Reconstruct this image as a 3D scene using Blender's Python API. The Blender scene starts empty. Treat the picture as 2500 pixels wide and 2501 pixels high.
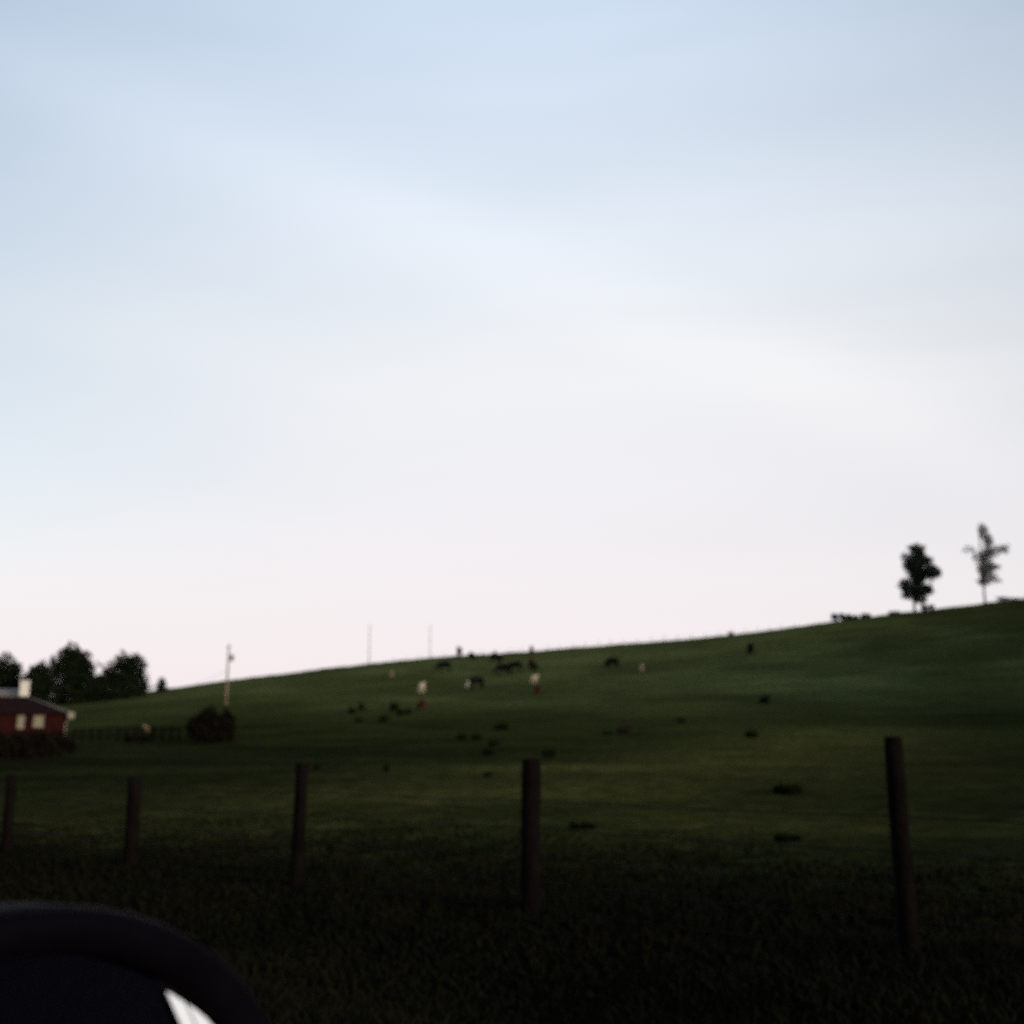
import bpy, bmesh, math, random
import numpy as np
from mathutils import Vector, Matrix

R = math.radians
random.seed(7)
rng = np.random.default_rng(11)
scene = bpy.context.scene
COL = scene.collection

# ------------------------------------------------------------------ camera
CAM = Vector((0.0, 0.0, 1.20))
PITCH = R(11.6)
FPX = 60.0 / 56.0 * 2500.0
cd = bpy.data.cameras.new('camera')
cam = bpy.data.objects.new('camera', cd)
COL.objects.link(cam)
cam.location = CAM
cam.rotation_euler = (R(90) + PITCH, 0, 0)
cd.lens = 60
cd.sensor_width = 56
cd.clip_start = 0.02
cd.clip_end = 9000
cd.dof.use_dof = True
cd.dof.focus_distance = 1.25
cd.dof.aperture_fstop = 8.6
scene.camera = cam

def ray(px, py):
    """direction of a point of the 2500 px photograph"""
    cx = (px - 1250) / FPX
    cy = (1250.5 - py) / FPX
    s, c = math.sin(PITCH), math.cos(PITCH)
    return np.array((cx, c - cy * s, s + cy * c))

# ------------------------------------------------------------------ sky, sun, exposure
SUN_EL, SUN_AZ = R(9.0), R(180 - 48)          # behind the camera, over the right shoulder
world = bpy.data.worlds.new('World')
scene.world = world
world.use_nodes = True
wn = world.node_tree.nodes
wl = world.node_tree.links
bg = wn['Background']
bg.inputs['Strength'].default_value = 0.10
sky = wn.new('ShaderNodeTexSky')
sky.sky_type = 'NISHITA'
sky.sun_disc = False
sky.sun_elevation = SUN_EL
sky.sun_rotation = SUN_AZ
sky.air_density = 1.0
sky.dust_density = 1.0
sky.ozone_density = 1.0
tc = wn.new('ShaderNodeTexCoord')
sep = wn.new('ShaderNodeSeparateXYZ')
wl.new(tc.outputs['Generated'], sep.inputs[0])
def wmath(op, a, b=None, clamp=False):
    n = wn.new('ShaderNodeMath'); n.operation = op; n.use_clamp = clamp
    for i, s in enumerate((a, b)):
        if s is None: continue
        if isinstance(s, (int, float)): n.inputs[i].default_value = s
        else: wl.new(s, n.inputs[i])
    return n.outputs[0]
# a thin high veil of cirrostratus, patchy and drawn out in long soft streaks
def vdot(vec):
    n = wn.new('ShaderNodeVectorMath'); n.operation = 'DOT_PRODUCT'
    wl.new(tc.outputs['Generated'], n.inputs[0]); n.inputs[1].default_value = Vector(vec).normalized(); return n.outputs['Value']
mp = wn.new('ShaderNodeMapping')
mp.inputs['Rotation'].default_value = (0, R(-36), 0)
mp.inputs['Scale'].default_value = (0.8, 1.0, 4.6)
mp.inputs['Location'].default_value = (0.35, 0.2, 0.66)
wl.new(tc.outputs['Generated'], mp.inputs['Vector'])
cn = wn.new('ShaderNodeTexNoise')
cn.inputs['Scale'].default_value = 1.5
cn.inputs['Detail'].default_value = 4.0
cn.inputs['Roughness'].default_value = 0.42
cn.inputs['Distortion'].default_value = 0.5
wl.new(mp.outputs[0], cn.inputs['Vector'])
def madd(a, b, c, clamp=False):
    o = wmath('MULTIPLY_ADD', a, b, clamp); o.node.inputs[2].default_value = c; return o
cloud = madd(cn.outputs['Fac'], 0.36, -0.18)
zpos = wmath('MAXIMUM', sep.outputs['Z'], 0.0)
patch = madd(wmath('MAXIMUM', vdot((0.06, 0.93, 0.34)), 0.77), 2.6, -2.6)       # thickest ahead, thinning out around
kz = madd(wmath('POWER', zpos, 0.8), -0.62, 1.07)                                                    # seen edge-on, so denser, low down
# one long soft wisp running down from the upper left towards the right
_w = Vector(ray(130, 215)).cross(Vector(ray(2300, 1060)))
wd = wmath('ADD', vdot(_w), madd(cn.outputs['Fac'], 0.10, -0.05))
wisp = wmath('MULTIPLY', wmath('EXPONENT', wmath('MULTIPLY', wmath('MULTIPLY', wd, wd), -520.0)), 0.085)
k = wmath('ADD', wmath('ADD', wmath('ADD', kz, wmath('MULTIPLY', patch, madd(zpos, 3.0, 0.12, True))), cloud), wisp, True)
vr = wn.new('ShaderNodeValToRGB')                                               # low veil warm with the late sun, high veil cool
vr.color_ramp.elements[0].position = 0.0; vr.color_ramp.elements[0].color = (0.490, 0.434, 0.452, 1)
vr.color_ramp.elements[1].position = 0.62; vr.color_ramp.elements[1].color = (0.478, 0.556, 0.655, 1)
e_ = vr.color_ramp.elements.new(0.34); e_.color = (0.530, 0.528, 0.532, 1)
wl.new(zpos, vr.inputs['Fac'])
vs_ = wn.new('ShaderNodeVectorMath'); vs_.operation = 'SCALE'; vs_.inputs['Scale'].default_value = 10.0
wl.new(vr.outputs['Color'], vs_.inputs[0])
vm = wn.new('ShaderNodeMix'); vm.data_type = 'RGBA'
wl.new(k, vm.inputs['Factor'])
wl.new(sky.outputs['Color'], vm.inputs['A'])
wl.new(vs_.outputs['Vector'], vm.inputs['B'])
wl.new(vm.outputs['Result'], bg.inputs['Color'])

sd = bpy.data.lights.new('sun', 'SUN')
sun = bpy.data.objects.new('sun', sd)
COL.objects.link(sun)
sd.energy = 1.0
sd.angle = R(14)
sd.color = (1.0, 0.80, 0.58)
sdir = Vector((math.sin(SUN_AZ) * math.cos(SUN_EL), math.cos(SUN_AZ) * math.cos(SUN_EL), math.sin(SUN_EL)))
sun.rotation_euler = sdir.to_track_quat('Z', 'Y').to_euler()
sun.location = sdir * 300

scene.view_settings.view_transform = 'Standard'
scene.view_settings.look = 'None'
scene.view_settings.exposure = 0.90
scene.view_settings.gamma = 1.0
scene.cycles.max_bounces = 6
scene.cycles.use_denoising = False

# ------------------------------------------------------------------ helpers
def obj(name, me, mat=None, parent=None):
    o = bpy.data.objects.new(name, me)
    COL.objects.link(o)
    if mat is not None:
        if len(me.materials) == 0: me.materials.append(mat)
    if parent is not None: o.parent = parent
    return o

def tag(o, label=None, cat=None, group=None, kind=None):
    if label: o['label'] = label
    if cat: o['category'] = cat
    if group: o['group'] = group
    if kind: o['kind'] = kind
    return o

def empty(name, loc, rz=0.0):
    o = bpy.data.objects.new(name, None)
    o.empty_display_size = 0.2
    COL.objects.link(o)
    o.location = loc
    o.rotation_euler = (0, 0, rz)
    return o

def children_of(o):
    return [c for c in COL.objects if c.parent == o]

def copy_tree(o, parent=None):
    c = o.copy()
    COL.objects.link(c)
    if parent is not None: c.parent = parent
    for ch in children_of(o): copy_tree(ch, c)
    return c

def np_mesh(name, verts, faces):
    """verts n x 3, faces m x k of one size"""
    me = bpy.data.meshes.new(name)
    v = np.asarray(verts, dtype=np.float32); f = np.asarray(faces, dtype=np.int32)
    kk = f.shape[1]
    me.vertices.add(len(v)); me.vertices.foreach_set('co', v.ravel())
    me.loops.add(f.size); me.loops.foreach_set('vertex_index', f.ravel())
    me.polygons.add(len(f))
    me.polygons.foreach_set('loop_start', np.arange(0, f.size, kk, dtype=np.int32))
    me.update(calc_edges=True)
    return me

class MB:
    """collects shapes into one mesh"""
    def __init__(s): s.v = []; s.f = []
    def add(s, vs, fs):
        n = len(s.v); s.v += [tuple(p) for p in vs]; s.f += [tuple(i + n for i in q) for q in fs]
    def box(s, c, d, rz=0.0, taper=1.0):
        x, y, z = (a / 2 for a in d)
        pts = []
        for sz in (-1, 1):
            t = 1.0 if sz < 0 else taper
            for sx, sy in ((-1, -1), (1, -1), (1, 1), (-1, 1)):
                p = Vector((sx * x * t, sy * y * t, sz * z)); p.rotate(Matrix.Rotation(rz, 3, 'Z'))
                pts.append(p + Vector(c))
        s.add(pts, [(3, 2, 1, 0), (4, 5, 6, 7), (0, 1, 5, 4), (1, 2, 6, 5), (2, 3, 7, 6), (3, 0, 4, 7)])
    def tube(s, pts, rad, n=8, caps=True, jit=0.0):
        pts = [Vector(p) for p in pts]
        if not isinstance(rad, (list, tuple)): rad = [rad] * len(pts)
        vs = []
        for i, p in enumerate(pts):
            d = (pts[min(i + 1, len(pts) - 1)] - pts[max(i - 1, 0)]).normalized()
            a = d.orthogonal().normalized() if abs(d.z) > 0.9 or True else None
            ref = Vector((1, 0, 0)) if abs(d.x) < 0.8 else Vector((0, 1, 0))
            a = (ref - d * ref.dot(d)).normalized(); b = d.cross(a)
            for q in range(n):
                t = 2 * math.pi * q / n
                r = rad[i] * (1 + jit * (random.random() - .5))
                vs.append(p + (a * math.cos(t) + b * math.sin(t)) * r)
        fs = []
        for i in range(len(pts) - 1):
            for q in range(n):
                fs.append((i * n + q, i * n + (q + 1) % n, (i + 1) * n + (q + 1) % n, (i + 1) * n + q))
        if caps:
            fs.append(tuple(range(n - 1, -1, -1))); fs.append(tuple((len(pts) - 1) * n + q for q in range(n)))
        s.add(vs, fs)
    def build(s, name, mat=None, parent=None, smooth=False, bevel=0.0):
        me = bpy.data.meshes.new(name)
        me.from_pydata(s.v, [], s.f)
        me.update()
        bm = bmesh.new(); bm.from_mesh(me)
        bmesh.ops.recalc_face_normals(bm, faces=bm.faces)
        bm.to_mesh(me); bm.free()
        if smooth:
            for p in me.polygons: p.use_smooth = True
        o = obj(name, me, mat, parent)
        if bevel:
            m = o.modifiers.new('bevel', 'BEVEL'); m.width = bevel; m.segments = 2; m.limit_method = 'ANGLE'
        return o

# ------------------------------------------------------------------ materials
def mat_noise(name, c1, c2, scale=3.0, rough=0.9, coords='Object', bump=0.0, bump_scale=None, metallic=0.0, spec=0.3, detail=4.0, coat=0.0, sub=None):
    m = bpy.data.materials.new(name); m.use_nodes = True
    n, l = m.node_tree.nodes, m.node_tree.links
    b = n['Principled BSDF']
    b.inputs['Roughness'].default_value = rough
    b.inputs['Metallic'].default_value = metallic
    b.inputs['Specular IOR Level'].default_value = spec
    b.inputs['Coat Weight'].default_value = coat
    t = n.new('ShaderNodeTexCoord')
    x = n.new('ShaderNodeTexNoise'); x.inputs['Scale'].default_value = scale; x.inputs['Detail'].default_value = detail
    l.new(t.outputs[coords], x.inputs['Vector'])
    r = n.new('ShaderNodeValToRGB')
    r.color_ramp.elements[0].position = 0.32; r.color_ramp.elements[0].color = (*c1, 1)
    r.color_ramp.elements[1].position = 0.68; r.color_ramp.elements[1].color = (*c2, 1)
    l.new(x.outputs['Fac'], r.inputs['Fac'])
    l.new(r.outputs['Color'], b.inputs['Base Color'])
    if bump:
        y = n.new('ShaderNodeTexNoise'); y.inputs['Scale'].default_value = bump_scale or scale * 4; y.inputs['Detail'].default_value = 5
        l.new(t.outputs[coords], y.inputs['Vector'])
        bp = n.new('ShaderNodeBump'); bp.inputs['Strength'].default_value = bump; bp.inputs['Distance'].default_value = 0.05
        l.new(y.outputs['Fac'], bp.inputs['Height']); l.new(bp.outputs['Normal'], b.inputs['Normal'])
    return m

def mat_ground():
    m = bpy.data.materials.new('pasture'); m.use_nodes = True
    n, l = m.node_tree.nodes, m.node_tree.links
    b = n['Principled BSDF']
    b.inputs['Roughness'].default_value = 1.0
    b.inputs['Specular IOR Level'].default_value = 0.0
    g = n.new('ShaderNodeNewGeometry')
    def noise(scale, detail, rough=.55, stretch=None):
        x = n.new('ShaderNodeTexNoise'); x.inputs['Scale'].default_value = scale
        x.inputs['Detail'].default_value = detail; x.inputs['Roughness'].default_value = rough
        if stretch:
            mm = n.new('ShaderNodeMapping'); mm.inputs['Rotation'].default_value = (0, 0, stretch[0]); mm.inputs['Scale'].default_value = stretch[1]
            l.new(g.outputs['Position'], mm.inputs['Vector']); l.new(mm.outputs[0], x.inputs['Vector'])
        else:
            l.new(g.outputs['Position'], x.inputs['Vector'])
        return x.outputs['Fac']
    def mix(fac, a, bb, mode='MIX'):
        x = n.new('ShaderNodeMix'); x.data_type = 'RGBA'; x.blend_type = mode
        if isinstance(fac, float): x.inputs['Factor'].default_value = fac
        else: l.new(fac, x.inputs['Factor'])
        for s, v in (('A', a), ('B', bb)):
            if isinstance(v, tuple): x.inputs[s].default_value = (*v, 1)
            else: l.new(v, x.inputs[s])
        return x.outputs['Result']
    def ramp(f, a, bb):
        x = n.new('ShaderNodeMapRange'); x.interpolation_type = 'SMOOTHSTEP'
        x.inputs['From Min'].default_value = a; x.inputs['From Max'].default_value = bb
        l.new(f, x.inputs['Value']); return x.outputs['Result']
    att = n.new('ShaderNodeAttribute'); att.attribute_name = 'cover_and_shade'       # R: straw-coloured grass, G: close-grazed pasture (lowered at the right as painted shade), B: painted shade
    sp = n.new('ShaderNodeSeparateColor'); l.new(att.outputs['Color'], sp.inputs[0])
    big = ramp(noise(0.035, 3, .5), .38, .62)
    mid = ramp(noise(0.22, 5, .6, (R(20), (.35, 1.0, 1.0))), .36, .64)
    fine = ramp(noise(1.6, 6, .72), .3, .7)
    rank = mix(mid, (.0180, .0220, .0075), (.039, .044, .0130))
    grazed = mix(mid, (.078, .091, .032), (.128, .137, .046))
    base = mix(sp.outputs['Green'], rank, grazed)
    base = mix(big, base, mix(.5, base, (.030, .038, .012)))
    straw = mix(fine, (.084, .084, .024), (.122, .114, .034))
    base = mix(sp.outputs['Red'], base, straw)
    base = mix(sp.outputs['Blue'], base, mix(mid, (.0075, .0068, .0048), (.0125, .0112, .0075)))  # shade painted as a near-black ground colour
    var = mix(fine, (.62, .62, .6), (1.3, 1.3, 1.3))
    base = mix(1.0, base, var, 'MULTIPLY')
    l.new(base, b.inputs['Base Color'])
    bp = n.new('ShaderNodeBump'); bp.inputs['Strength'].default_value = 0.8; bp.inputs['Distance'].default_value = 0.25
    l.new(noise(1.1, 8, .7), bp.inputs['Height']); l.new(bp.outputs['Normal'], b.inputs['Normal'])
    return m

M = {}
M['ground'] = mat_ground()
M['blade'] = mat_noise('grass_blade', (.0085, .0092, .0058), (.0125, .0125, .0074), 0.35, 1.0, 'Object', spec=0)
M['weed'] = mat_noise('weed', (.007, .011, .005), (.016, .021, .009), 4, 1.0, spec=0)
M['leaf_dark'] = mat_noise('leaf_dark', (.008, .012, .008), (.017, .023, .012), 0.6, 1.0, spec=0)
M['leaf'] = mat_noise('leaf', (.012, .020, .017), (.026, .036, .026), 0.7, 1.0, spec=.03)
M['leaf_pale'] = mat_noise('leaf_pale', (.075, .092, .085), (.115, .130, .115), 0.7, .8, spec=.2)
M['bush'] = mat_noise('bush_leaf', (.008, .0075, .006), (.015, .0135, .010), 1.2, 1.0, spec=0)
M['bark'] = mat_noise('bark', (.045, .034, .026), (.10, .08, .062), 2.2, .95, bump=.6)
M['post'] = mat_noise('post_wood', (.005, .004, .0038), (.009, .0072, .0068), 6.0, 1.0, bump=.5, spec=.02)
M['wire'] = mat_noise('wire', (.008, .008, .008), (.016, .014, .012), 9, .8, spec=.1)
M['pole'] = mat_noise('pole_wood', (.20, .14, .11), (.34, .25, .20), 1.5, .9, bump=.3)
M['transformer'] = mat_noise('transformer_grey', (.10, .12, .16), (.16, .18, .22), 3, .5, metallic=.2)
M['asphalt'] = mat_noise('asphalt', (.035, .034, .034), (.060, .058, .056), 30, .92, bump=.4, bump_scale=140)
M['gravel'] = mat_noise('gravel', (.03, .026, .021), (.075, .066, .055), 22, .95, bump=.6, bump_scale=90)
M['paint_line'] = mat_noise('road_paint', (.55, .54, .50), (.75, .74, .70), 14, .8)
M['red_wall'] = mat_noise('red_wall', (.022, .0068, .0068), (.032, .0098, .0095), 1.3, 1.0, bump=.2, spec=0)
M['red_roof'] = mat_noise('red_roof', (.015, .0065, .007), (.022, .0095, .0095), 1.1, 1.0, bump=.2, spec=.03)
M['pale_roof'] = mat_noise('pale_roof', (.14, .118, .105), (.20, .17, .15), 1.0, .6)
M['white'] = mat_noise('white_paint', (.68, .66, .62), (.82, .80, .76), 2.0, .7)
M['blind'] = mat_noise('blind', (.22, .20, .15), (.30, .27, .21), 2.0, .8)
M['pane'] = mat_noise('window_glass', (.02, .02, .022), (.03, .03, .034), 2.0, .05, spec=.6)
M['hide_black'] = mat_noise('hide_black', (.006, .006, .0065), (.011, .010, .010), 2.5, .9, spec=.02)
M['hide_red'] = mat_noise('hide_red', (.050, .019, .013), (.080, .027, .017), 2.5, .9, spec=.02)
M['hide_white'] = mat_noise('hide_white', (.46, .36, .26), (.60, .50, .38), 2.0, .85, spec=.2)
M['hide_cream'] = mat_noise('hide_cream', (.20, .17, .09), (.28, .24, .13), 2.0, .85, spec=.1)
M['hide_tan'] = mat_noise('hide_tan', (.26, .17, .11), (.38, .26, .17), 2.0, .85, spec=.2)
M['hide_brown'] = mat_noise('hide_brown', (.010, .007, .006), (.016, .010, .009), 2.5, .9, spec=.02)
M['horn'] = mat_noise('horn', (.30, .26, .20), (.42, .37, .30), 4, .6)
M['car_paint'] = mat_noise('car_paint', (.006, .005, .009), (.009, .007, .013), 60, .5, spec=.06)
M['black_plastic'] = mat_noise('black_plastic', (.0025, .002, .004), (.0035, .003, .0055), 80, .6, spec=.01)
M['rubber'] = mat_noise('rubber', (.012, .012, .012), (.02, .02, .02), 20, .85)
M['alloy'] = mat_noise('alloy', (.35, .35, .36), (.45, .45, .46), 8, .35, metallic=.9)
M['mirror'] = mat_noise('mirror_glass', (.74, .74, .78), (.78, .78, .82), 2, .02, metallic=1.0)

# ------------------------------------------------------------------ terrain height
FH = np.array((-0.7804, 0.6253))      # heading of the road and the car
OH = np.array((0.6253, 0.7804))       # outward, from the road to the pasture
RY = 240.0
SIL = np.array([(-900, 1812), (-400, 1785), (0, 1745), (146, 1716), (217, 1701), (370, 1688), (435, 1680), (553, 1662), (650, 1651), (800, 1631),
                (900, 1621), (1049, 1606), (1204, 1596), (1300, 1590), (1400, 1582), (1517, 1573), (1650, 1563), (1782, 1551), (1900, 1537),
                (2034, 1517), (2149, 1503), (2242, 1492), (2330, 1481), (2428, 1469), (2500, 1463), (2800, 1430), (3400, 1400)], float)
SA, SE = [], []
for p in SIL:
    d = ray(*p); SA.append(d[0] / d[1]); SE.append(d[2] / d[1])
SA, SE = np.array(SA), np.array(SE)
RX = SA * RY
RZ = CAM.z + SE * RY

_perm = rng.random((256, 256))
def vnoise(x, y):
    xi = np.floor(x).astype(int); yi = np.floor(y).astype(int)
    fx = x - xi; fy = y - yi
    fx = fx * fx * (3 - 2 * fx); fy = fy * fy * (3 - 2 * fy)
    g = lambda a, b: _perm[a & 255, b & 255]
    return (g(xi, yi) * (1 - fx) + g(xi + 1, yi) * fx) * (1 - fy) + (g(xi, yi + 1) * (1 - fx) + g(xi + 1, yi + 1) * fx) * fy - .5

def sstep(x, a, b):
    t = np.clip((x - a) / (b - a), 0, 1); return t * t * (3 - 2 * t)

def height(x, y, rough=True):
    x = np.asarray(x, float); y = np.asarray(y, float)
    u = OH[0] * x + OH[1] * y
    v = FH[0] * x + FH[1] * y
    # roadside: flat road, ditch, slightly sunken field
    z = -0.30 * sstep(u, 2.7, 4.6) - 0.12 * np.exp(-((u - 5.4) / .8) ** 2)
    # long slope and the crest of the hill
    t = (y - 40) / (RY - 40)
    a = np.clip(t, 0, None) ** 2.15
    b = 1.0 - 1.1 * (t - 1.0)
    kk = 0.030
    F = -kk * np.logaddexp(-a / kk, -np.maximum(b, .25) / kk)
    F = np.clip(F + kk * np.exp(-np.clip(t, 0, 9) * 12) * .69, 0, None) * sstep(u, 12, 40)
    rz = np.interp(x, RX, RZ)
    z = z + (rz + .3) * F
    # unseen rise behind the car, added to block sky and sun from the near ground
    z = z + 26.0 * sstep(-u, 7.0, 62.0) + 1.6 * sstep(-u, 5.0, 9.0)
    # spur added on the right, beyond the view, to shade that side
    sp = x - .53 * y - 12
    z = z + 46.0 * sstep(sp, 0, 85) * sstep(y, 20, 100)
    if rough:
        far = sstep(u, 8.5, 16)
        verge = sstep(u, 3.0, 4.2)
        z = z + verge * (.07 * vnoise(x / .55, y / .55) + .12 * vnoise(x / 1.7 + 9, y / 1.7))
        z = z + far * (.25 * vnoise(x / 6 + 3, y / 6) + .45 * vnoise(x / 19 + 5, y / 23)) * (1 - .45 * sstep(y, 150, 220))
        z = z + sstep(y, 150, 210) * .16 * vnoise(x / 1.3, y / 1.3)
    return z

for _ in range(5):                                    # let the crest meet the skyline that one sees from the road
    ys = np.linspace(70, 320, 260)
    for i, a_ in enumerate(SA):
        e = ((height(a_ * ys, ys, False) - CAM.z) / ys).max()
        RZ[i] += (SE[i] - e) * RY * .9

def hz(x, y): return float(height(np.array([x]), np.array([y]))[0])

def hit(px, py):
    d = ray(px, py)
    s = np.concatenate((np.linspace(3, 60, 600), np.linspace(60, 420, 2400)))
    X, Y, Z = d[0] * s, d[1] * s, CAM.z + d[2] * s
    below = Z < height(X, Y)
    i = int(np.argmax(below))
    if not below[i]: return None
    return Vector((X[i], Y[i], hz(X[i], Y[i])))

def at_y(px, Y):
    """a point of the ground in the direction of column px, Y metres out"""
    d = ray(px, 1700); x = d[0] / d[1] * Y
    return Vector((x, Y, hz(x, Y)))

def z_at(px, py, Y):
    d = ray(px, py); return CAM.z + d[2] / d[1] * Y

def axis(lo, hi, fine_lo, fine_hi, step, grow):
    a = list(np.arange(fine_lo, fine_hi, step))
    s = step; p = a[-1]
    while p < hi: s *= grow; p += s; a.append(p)
    s = step; p = a[0]; pre = []
    while p > lo: s *= grow; p -= s; pre.append(p)
    return np.array(pre[::-1] + a)
gx = axis(-3500, 3500, -14, 14, .28, 1.016)
gy = np.concatenate((axis(-3500, 18, 3, 18, .28, 1.06), [18.3]))
s_, p_ = .3, 18.3
ext = []
while p_ < 215: s_ = min(s_ * 1.02, 1.5); p_ += s_; ext.append(p_)
while p_ < 275: p_ += .7; ext.append(p_)
s_ = .8
while p_ < 3600: s_ *= 1.12; p_ += s_; ext.append(p_)
gy = np.concatenate((gy, ext))
GX, GY = np.meshgrid(gx, gy)
GZ = height(GX, GY)
nx, ny = len(gx), len(gy)
idx = np.arange(nx * ny).reshape(ny, nx)
quads = np.stack((idx[:-1, :-1], idx[:-1, 1:], idx[1:, 1:], idx[1:, :-1]), -1).reshape(-1, 4)
gm = np_mesh('ground', np.stack((GX, GY, GZ), -1).reshape(-1, 3), quads)
gm.polygons.foreach_set('use_smooth', np.ones(len(gm.polygons), dtype=bool))
# cover: where straw-coloured grass, grazed pasture and painted shade lie
U = OH[0] * GX + OH[1] * GY
graz_shaded = sstep(GZ, 1.5, 9.5) * sstep(GY, 60, 140)
graz_shaded = graz_shaded * (1 - .85 * sstep(GX + 26 * vnoise(GX / 22, GY / 31), 42, 108))       # shade painted into the grass colour towards the right-hand end
graz_shaded = np.clip(graz_shaded + .35 * vnoise(GX / 17, GY / 30) * sstep(GY, 40, 100), 0, 1)
# a wide straw-coloured swathe across the foot of the hill, higher on the right-hand side
swath = np.zeros_like(GX)
for (pa, pb, wy, am) in (((930, 1935), (1500, 1900), 7, .8), ((1500, 1880), (2050, 1785), 9, .75), ((560, 1985), (950, 1935), 4.5, .55), ((1300, 1905), (1800, 1880), 9, .55), ((1400, 2010), (1900, 1985), 3, .35)):
    A, B = hit(*pa), hit(*pb)
    if A is None or B is None: continue
    ax, ay, bx, by = A.x, A.y, B.x, B.y
    L2 = (bx - ax) ** 2 + (by - ay) ** 2
    tt = np.clip(((GX - ax) * (bx - ax) + (GY - ay) * (by - ay)) / L2, 0, 1)
    dd = np.hypot(GX - ax - tt * (bx - ax), GY - ay - tt * (by - ay))
    swath = np.maximum(swath, am * np.exp(-(dd / wy) ** 2))
swath = np.clip(swath * (.8 + .9 * vnoise(GX / 3.5, GY / 5)), 0, 1)
painted_shade = np.clip(1 - sstep(U, 5.5, 9.5), 0, 1) * .9            # painted shade: ground colour blackened along verge and ditch
for ex, ey, er, am in ((-32, 66, 32, .85), (-16, 32, 14, .8), (34, 42, 24, .95), (21, 36, 17, .95), (13, 17, 9, .9), (50, 62, 30, .95), (78, 104, 34, .7)):        # more painted shade, in soft dark patches left and right of the field
    painted_shade = np.maximum(painted_shade, am * np.exp(-(((GX - ex) ** 2 + (GY - ey) ** 2) / er ** 2)) * (.8 + .8 * vnoise(GX / 7 + 2, GY / 9)))
painted_shade = np.clip(painted_shade, 0, 1)
ca = gm.color_attributes.new('cover_and_shade', 'FLOAT_COLOR', 'POINT')
ca.data.foreach_set('color', np.stack((swath, graz_shaded, painted_shade, np.ones_like(GX)), -1).astype(np.float32).ravel())
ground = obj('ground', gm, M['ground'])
tag(ground, kind='structure')

# road: one sheet a little above the ground, its verge of gravel and its edge line
def strip(name, u0, u1, z, mat, v0=-900, v1=900, n=60):
    vs, fs = [], []
    for i in range(n + 1):
        v = v0 + (v1 - v0) * i / n
        for u in (u0, u1):
            p = FH * v + OH * u; vs.append((p[0], p[1], z))
    for i in range(n): fs.append((2 * i, 2 * i + 2, 2 * i + 3, 2 * i + 1))
    m = MB(); m.add(vs, fs); o = m.build(name, mat); tag(o, kind='structure'); return o
strip('road', -4.3, 1.9, .020, M['asphalt'])
strip('road_shoulder', 1.9, 2.65, .014, M['gravel'])
strip('road_marking', 1.55, 1.67, .025, M['paint_line'])

# ------------------------------------------------------------------ near grass: uncountable, one object
def grass_mesh():
    N = 300000
    d = 3.6 * (34 / 3.6) ** (rng.random(N) ** .85)
    az = (rng.random(N) - .5) * R(66)
    x = d * np.sin(az); y = d * np.cos(az)
    u = OH[0] * x + OH[1] * y
    keep = (u > 2.9) & (rng.random(N) > .97 * sstep(u + 3.0 * vnoise(x / 2.1, y / 2.1), 6.5, 18.0) ** .7)       # thinning out into the grazed pasture
    x, y, u, d = x[keep], y[keep], u[keep], d[keep]
    n = len(x)
    z = height(x, y)
    tall = .05 + .04 * np.exp(-((u - 7.5) / .6) ** 2) + .04 * rng.random(n)
    tall = tall * (.55 + .9 * (vnoise(x / 1.1, y / 1.1) + .5)) * (.6 + .6 * rng.random(n)) * (1 - .55 * sstep(u, 8, 15)) * (1 - .97 * sstep(d, 9, 28))
    th = rng.random(n) * 2 * np.pi
    w = .004 + .0006 * d + .003 * rng.random(n)
    lean = tall * (.25 + .65 * rng.random(n)); la = rng.random(n) * 2 * np.pi
    dx, dy = np.cos(th) * w, np.sin(th) * w
    b0 = np.stack((x - dx, y - dy, z - .02), -1); b1 = np.stack((x + dx, y + dy, z - .02), -1)
    mx, my = x + np.cos(la) * lean * .35, y + np.sin(la) * lean * .35
    m0 = np.stack((mx + dx * .8, my + dy * .8, z + tall * .6), -1)
    m1 = np.stack((mx - dx * .8, my - dy * .8, z + tall * .6), -1)
    tx, ty = x + np.cos(la) * lean, y + np.sin(la) * lean
    t0 = np.stack((tx + dx * .15, ty + dy * .15, z + tall), -1)
    t1 = np.stack((tx - dx * .15, ty - dy * .15, z + tall), -1)
    V = np.stack((b0, b1, m0, m1, t0, t1), 1).reshape(-1, 3)
    i = np.arange(n)[:, None] * 6
    F = np.concatenate((i + np.array([[0, 1, 2, 3]]), i + np.array([[3, 2, 4, 5]])), 0)
    return np_mesh('grass', V, F)
tag(obj('grass', grass_mesh(), M['blade']), kind='stuff')

# ------------------------------------------------------------------ wire fence beside the road
pts = [(-2, 15.4, 0)]
fence = empty('wire_fence', (0, 0, 0))
P0 = FH * 0 + OH * 7.60
post_v = []
for px in (1292, 733, 335):                            # along the fence line, one post after the other
    d = ray(px, 1900); s = 7.60 / (OH[0] * d[0] + OH[1] * d[1])
    post_v.append(float(FH[0] * d[0] * s + FH[1] * d[1] * s))
d = ray(2192, 1900); s = 7.60 / (OH[0] * d[0] + OH[1] * d[1]); post_v.insert(0, float(FH[0] * d[0] * s + FH[1] * d[1] * s))
st = post_v[3] - post_v[2]
post_v += [post_v[3] + st * 1.0 * q for q in range(1, 9)]
post_v = [post_v[0] - 3.0 * q for q in (3, 2, 1)] + post_v
fence_tops = []
top_px = {3: (2192, 1803), 4: (1292, 1856), 5: (733, 1865), 6: (335, 1901)}
def post_top(px, py):
    d = ray(px, py); return CAM.z + d[2] * 7.60 / (OH[0] * d[0] + OH[1] * d[1])
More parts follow.
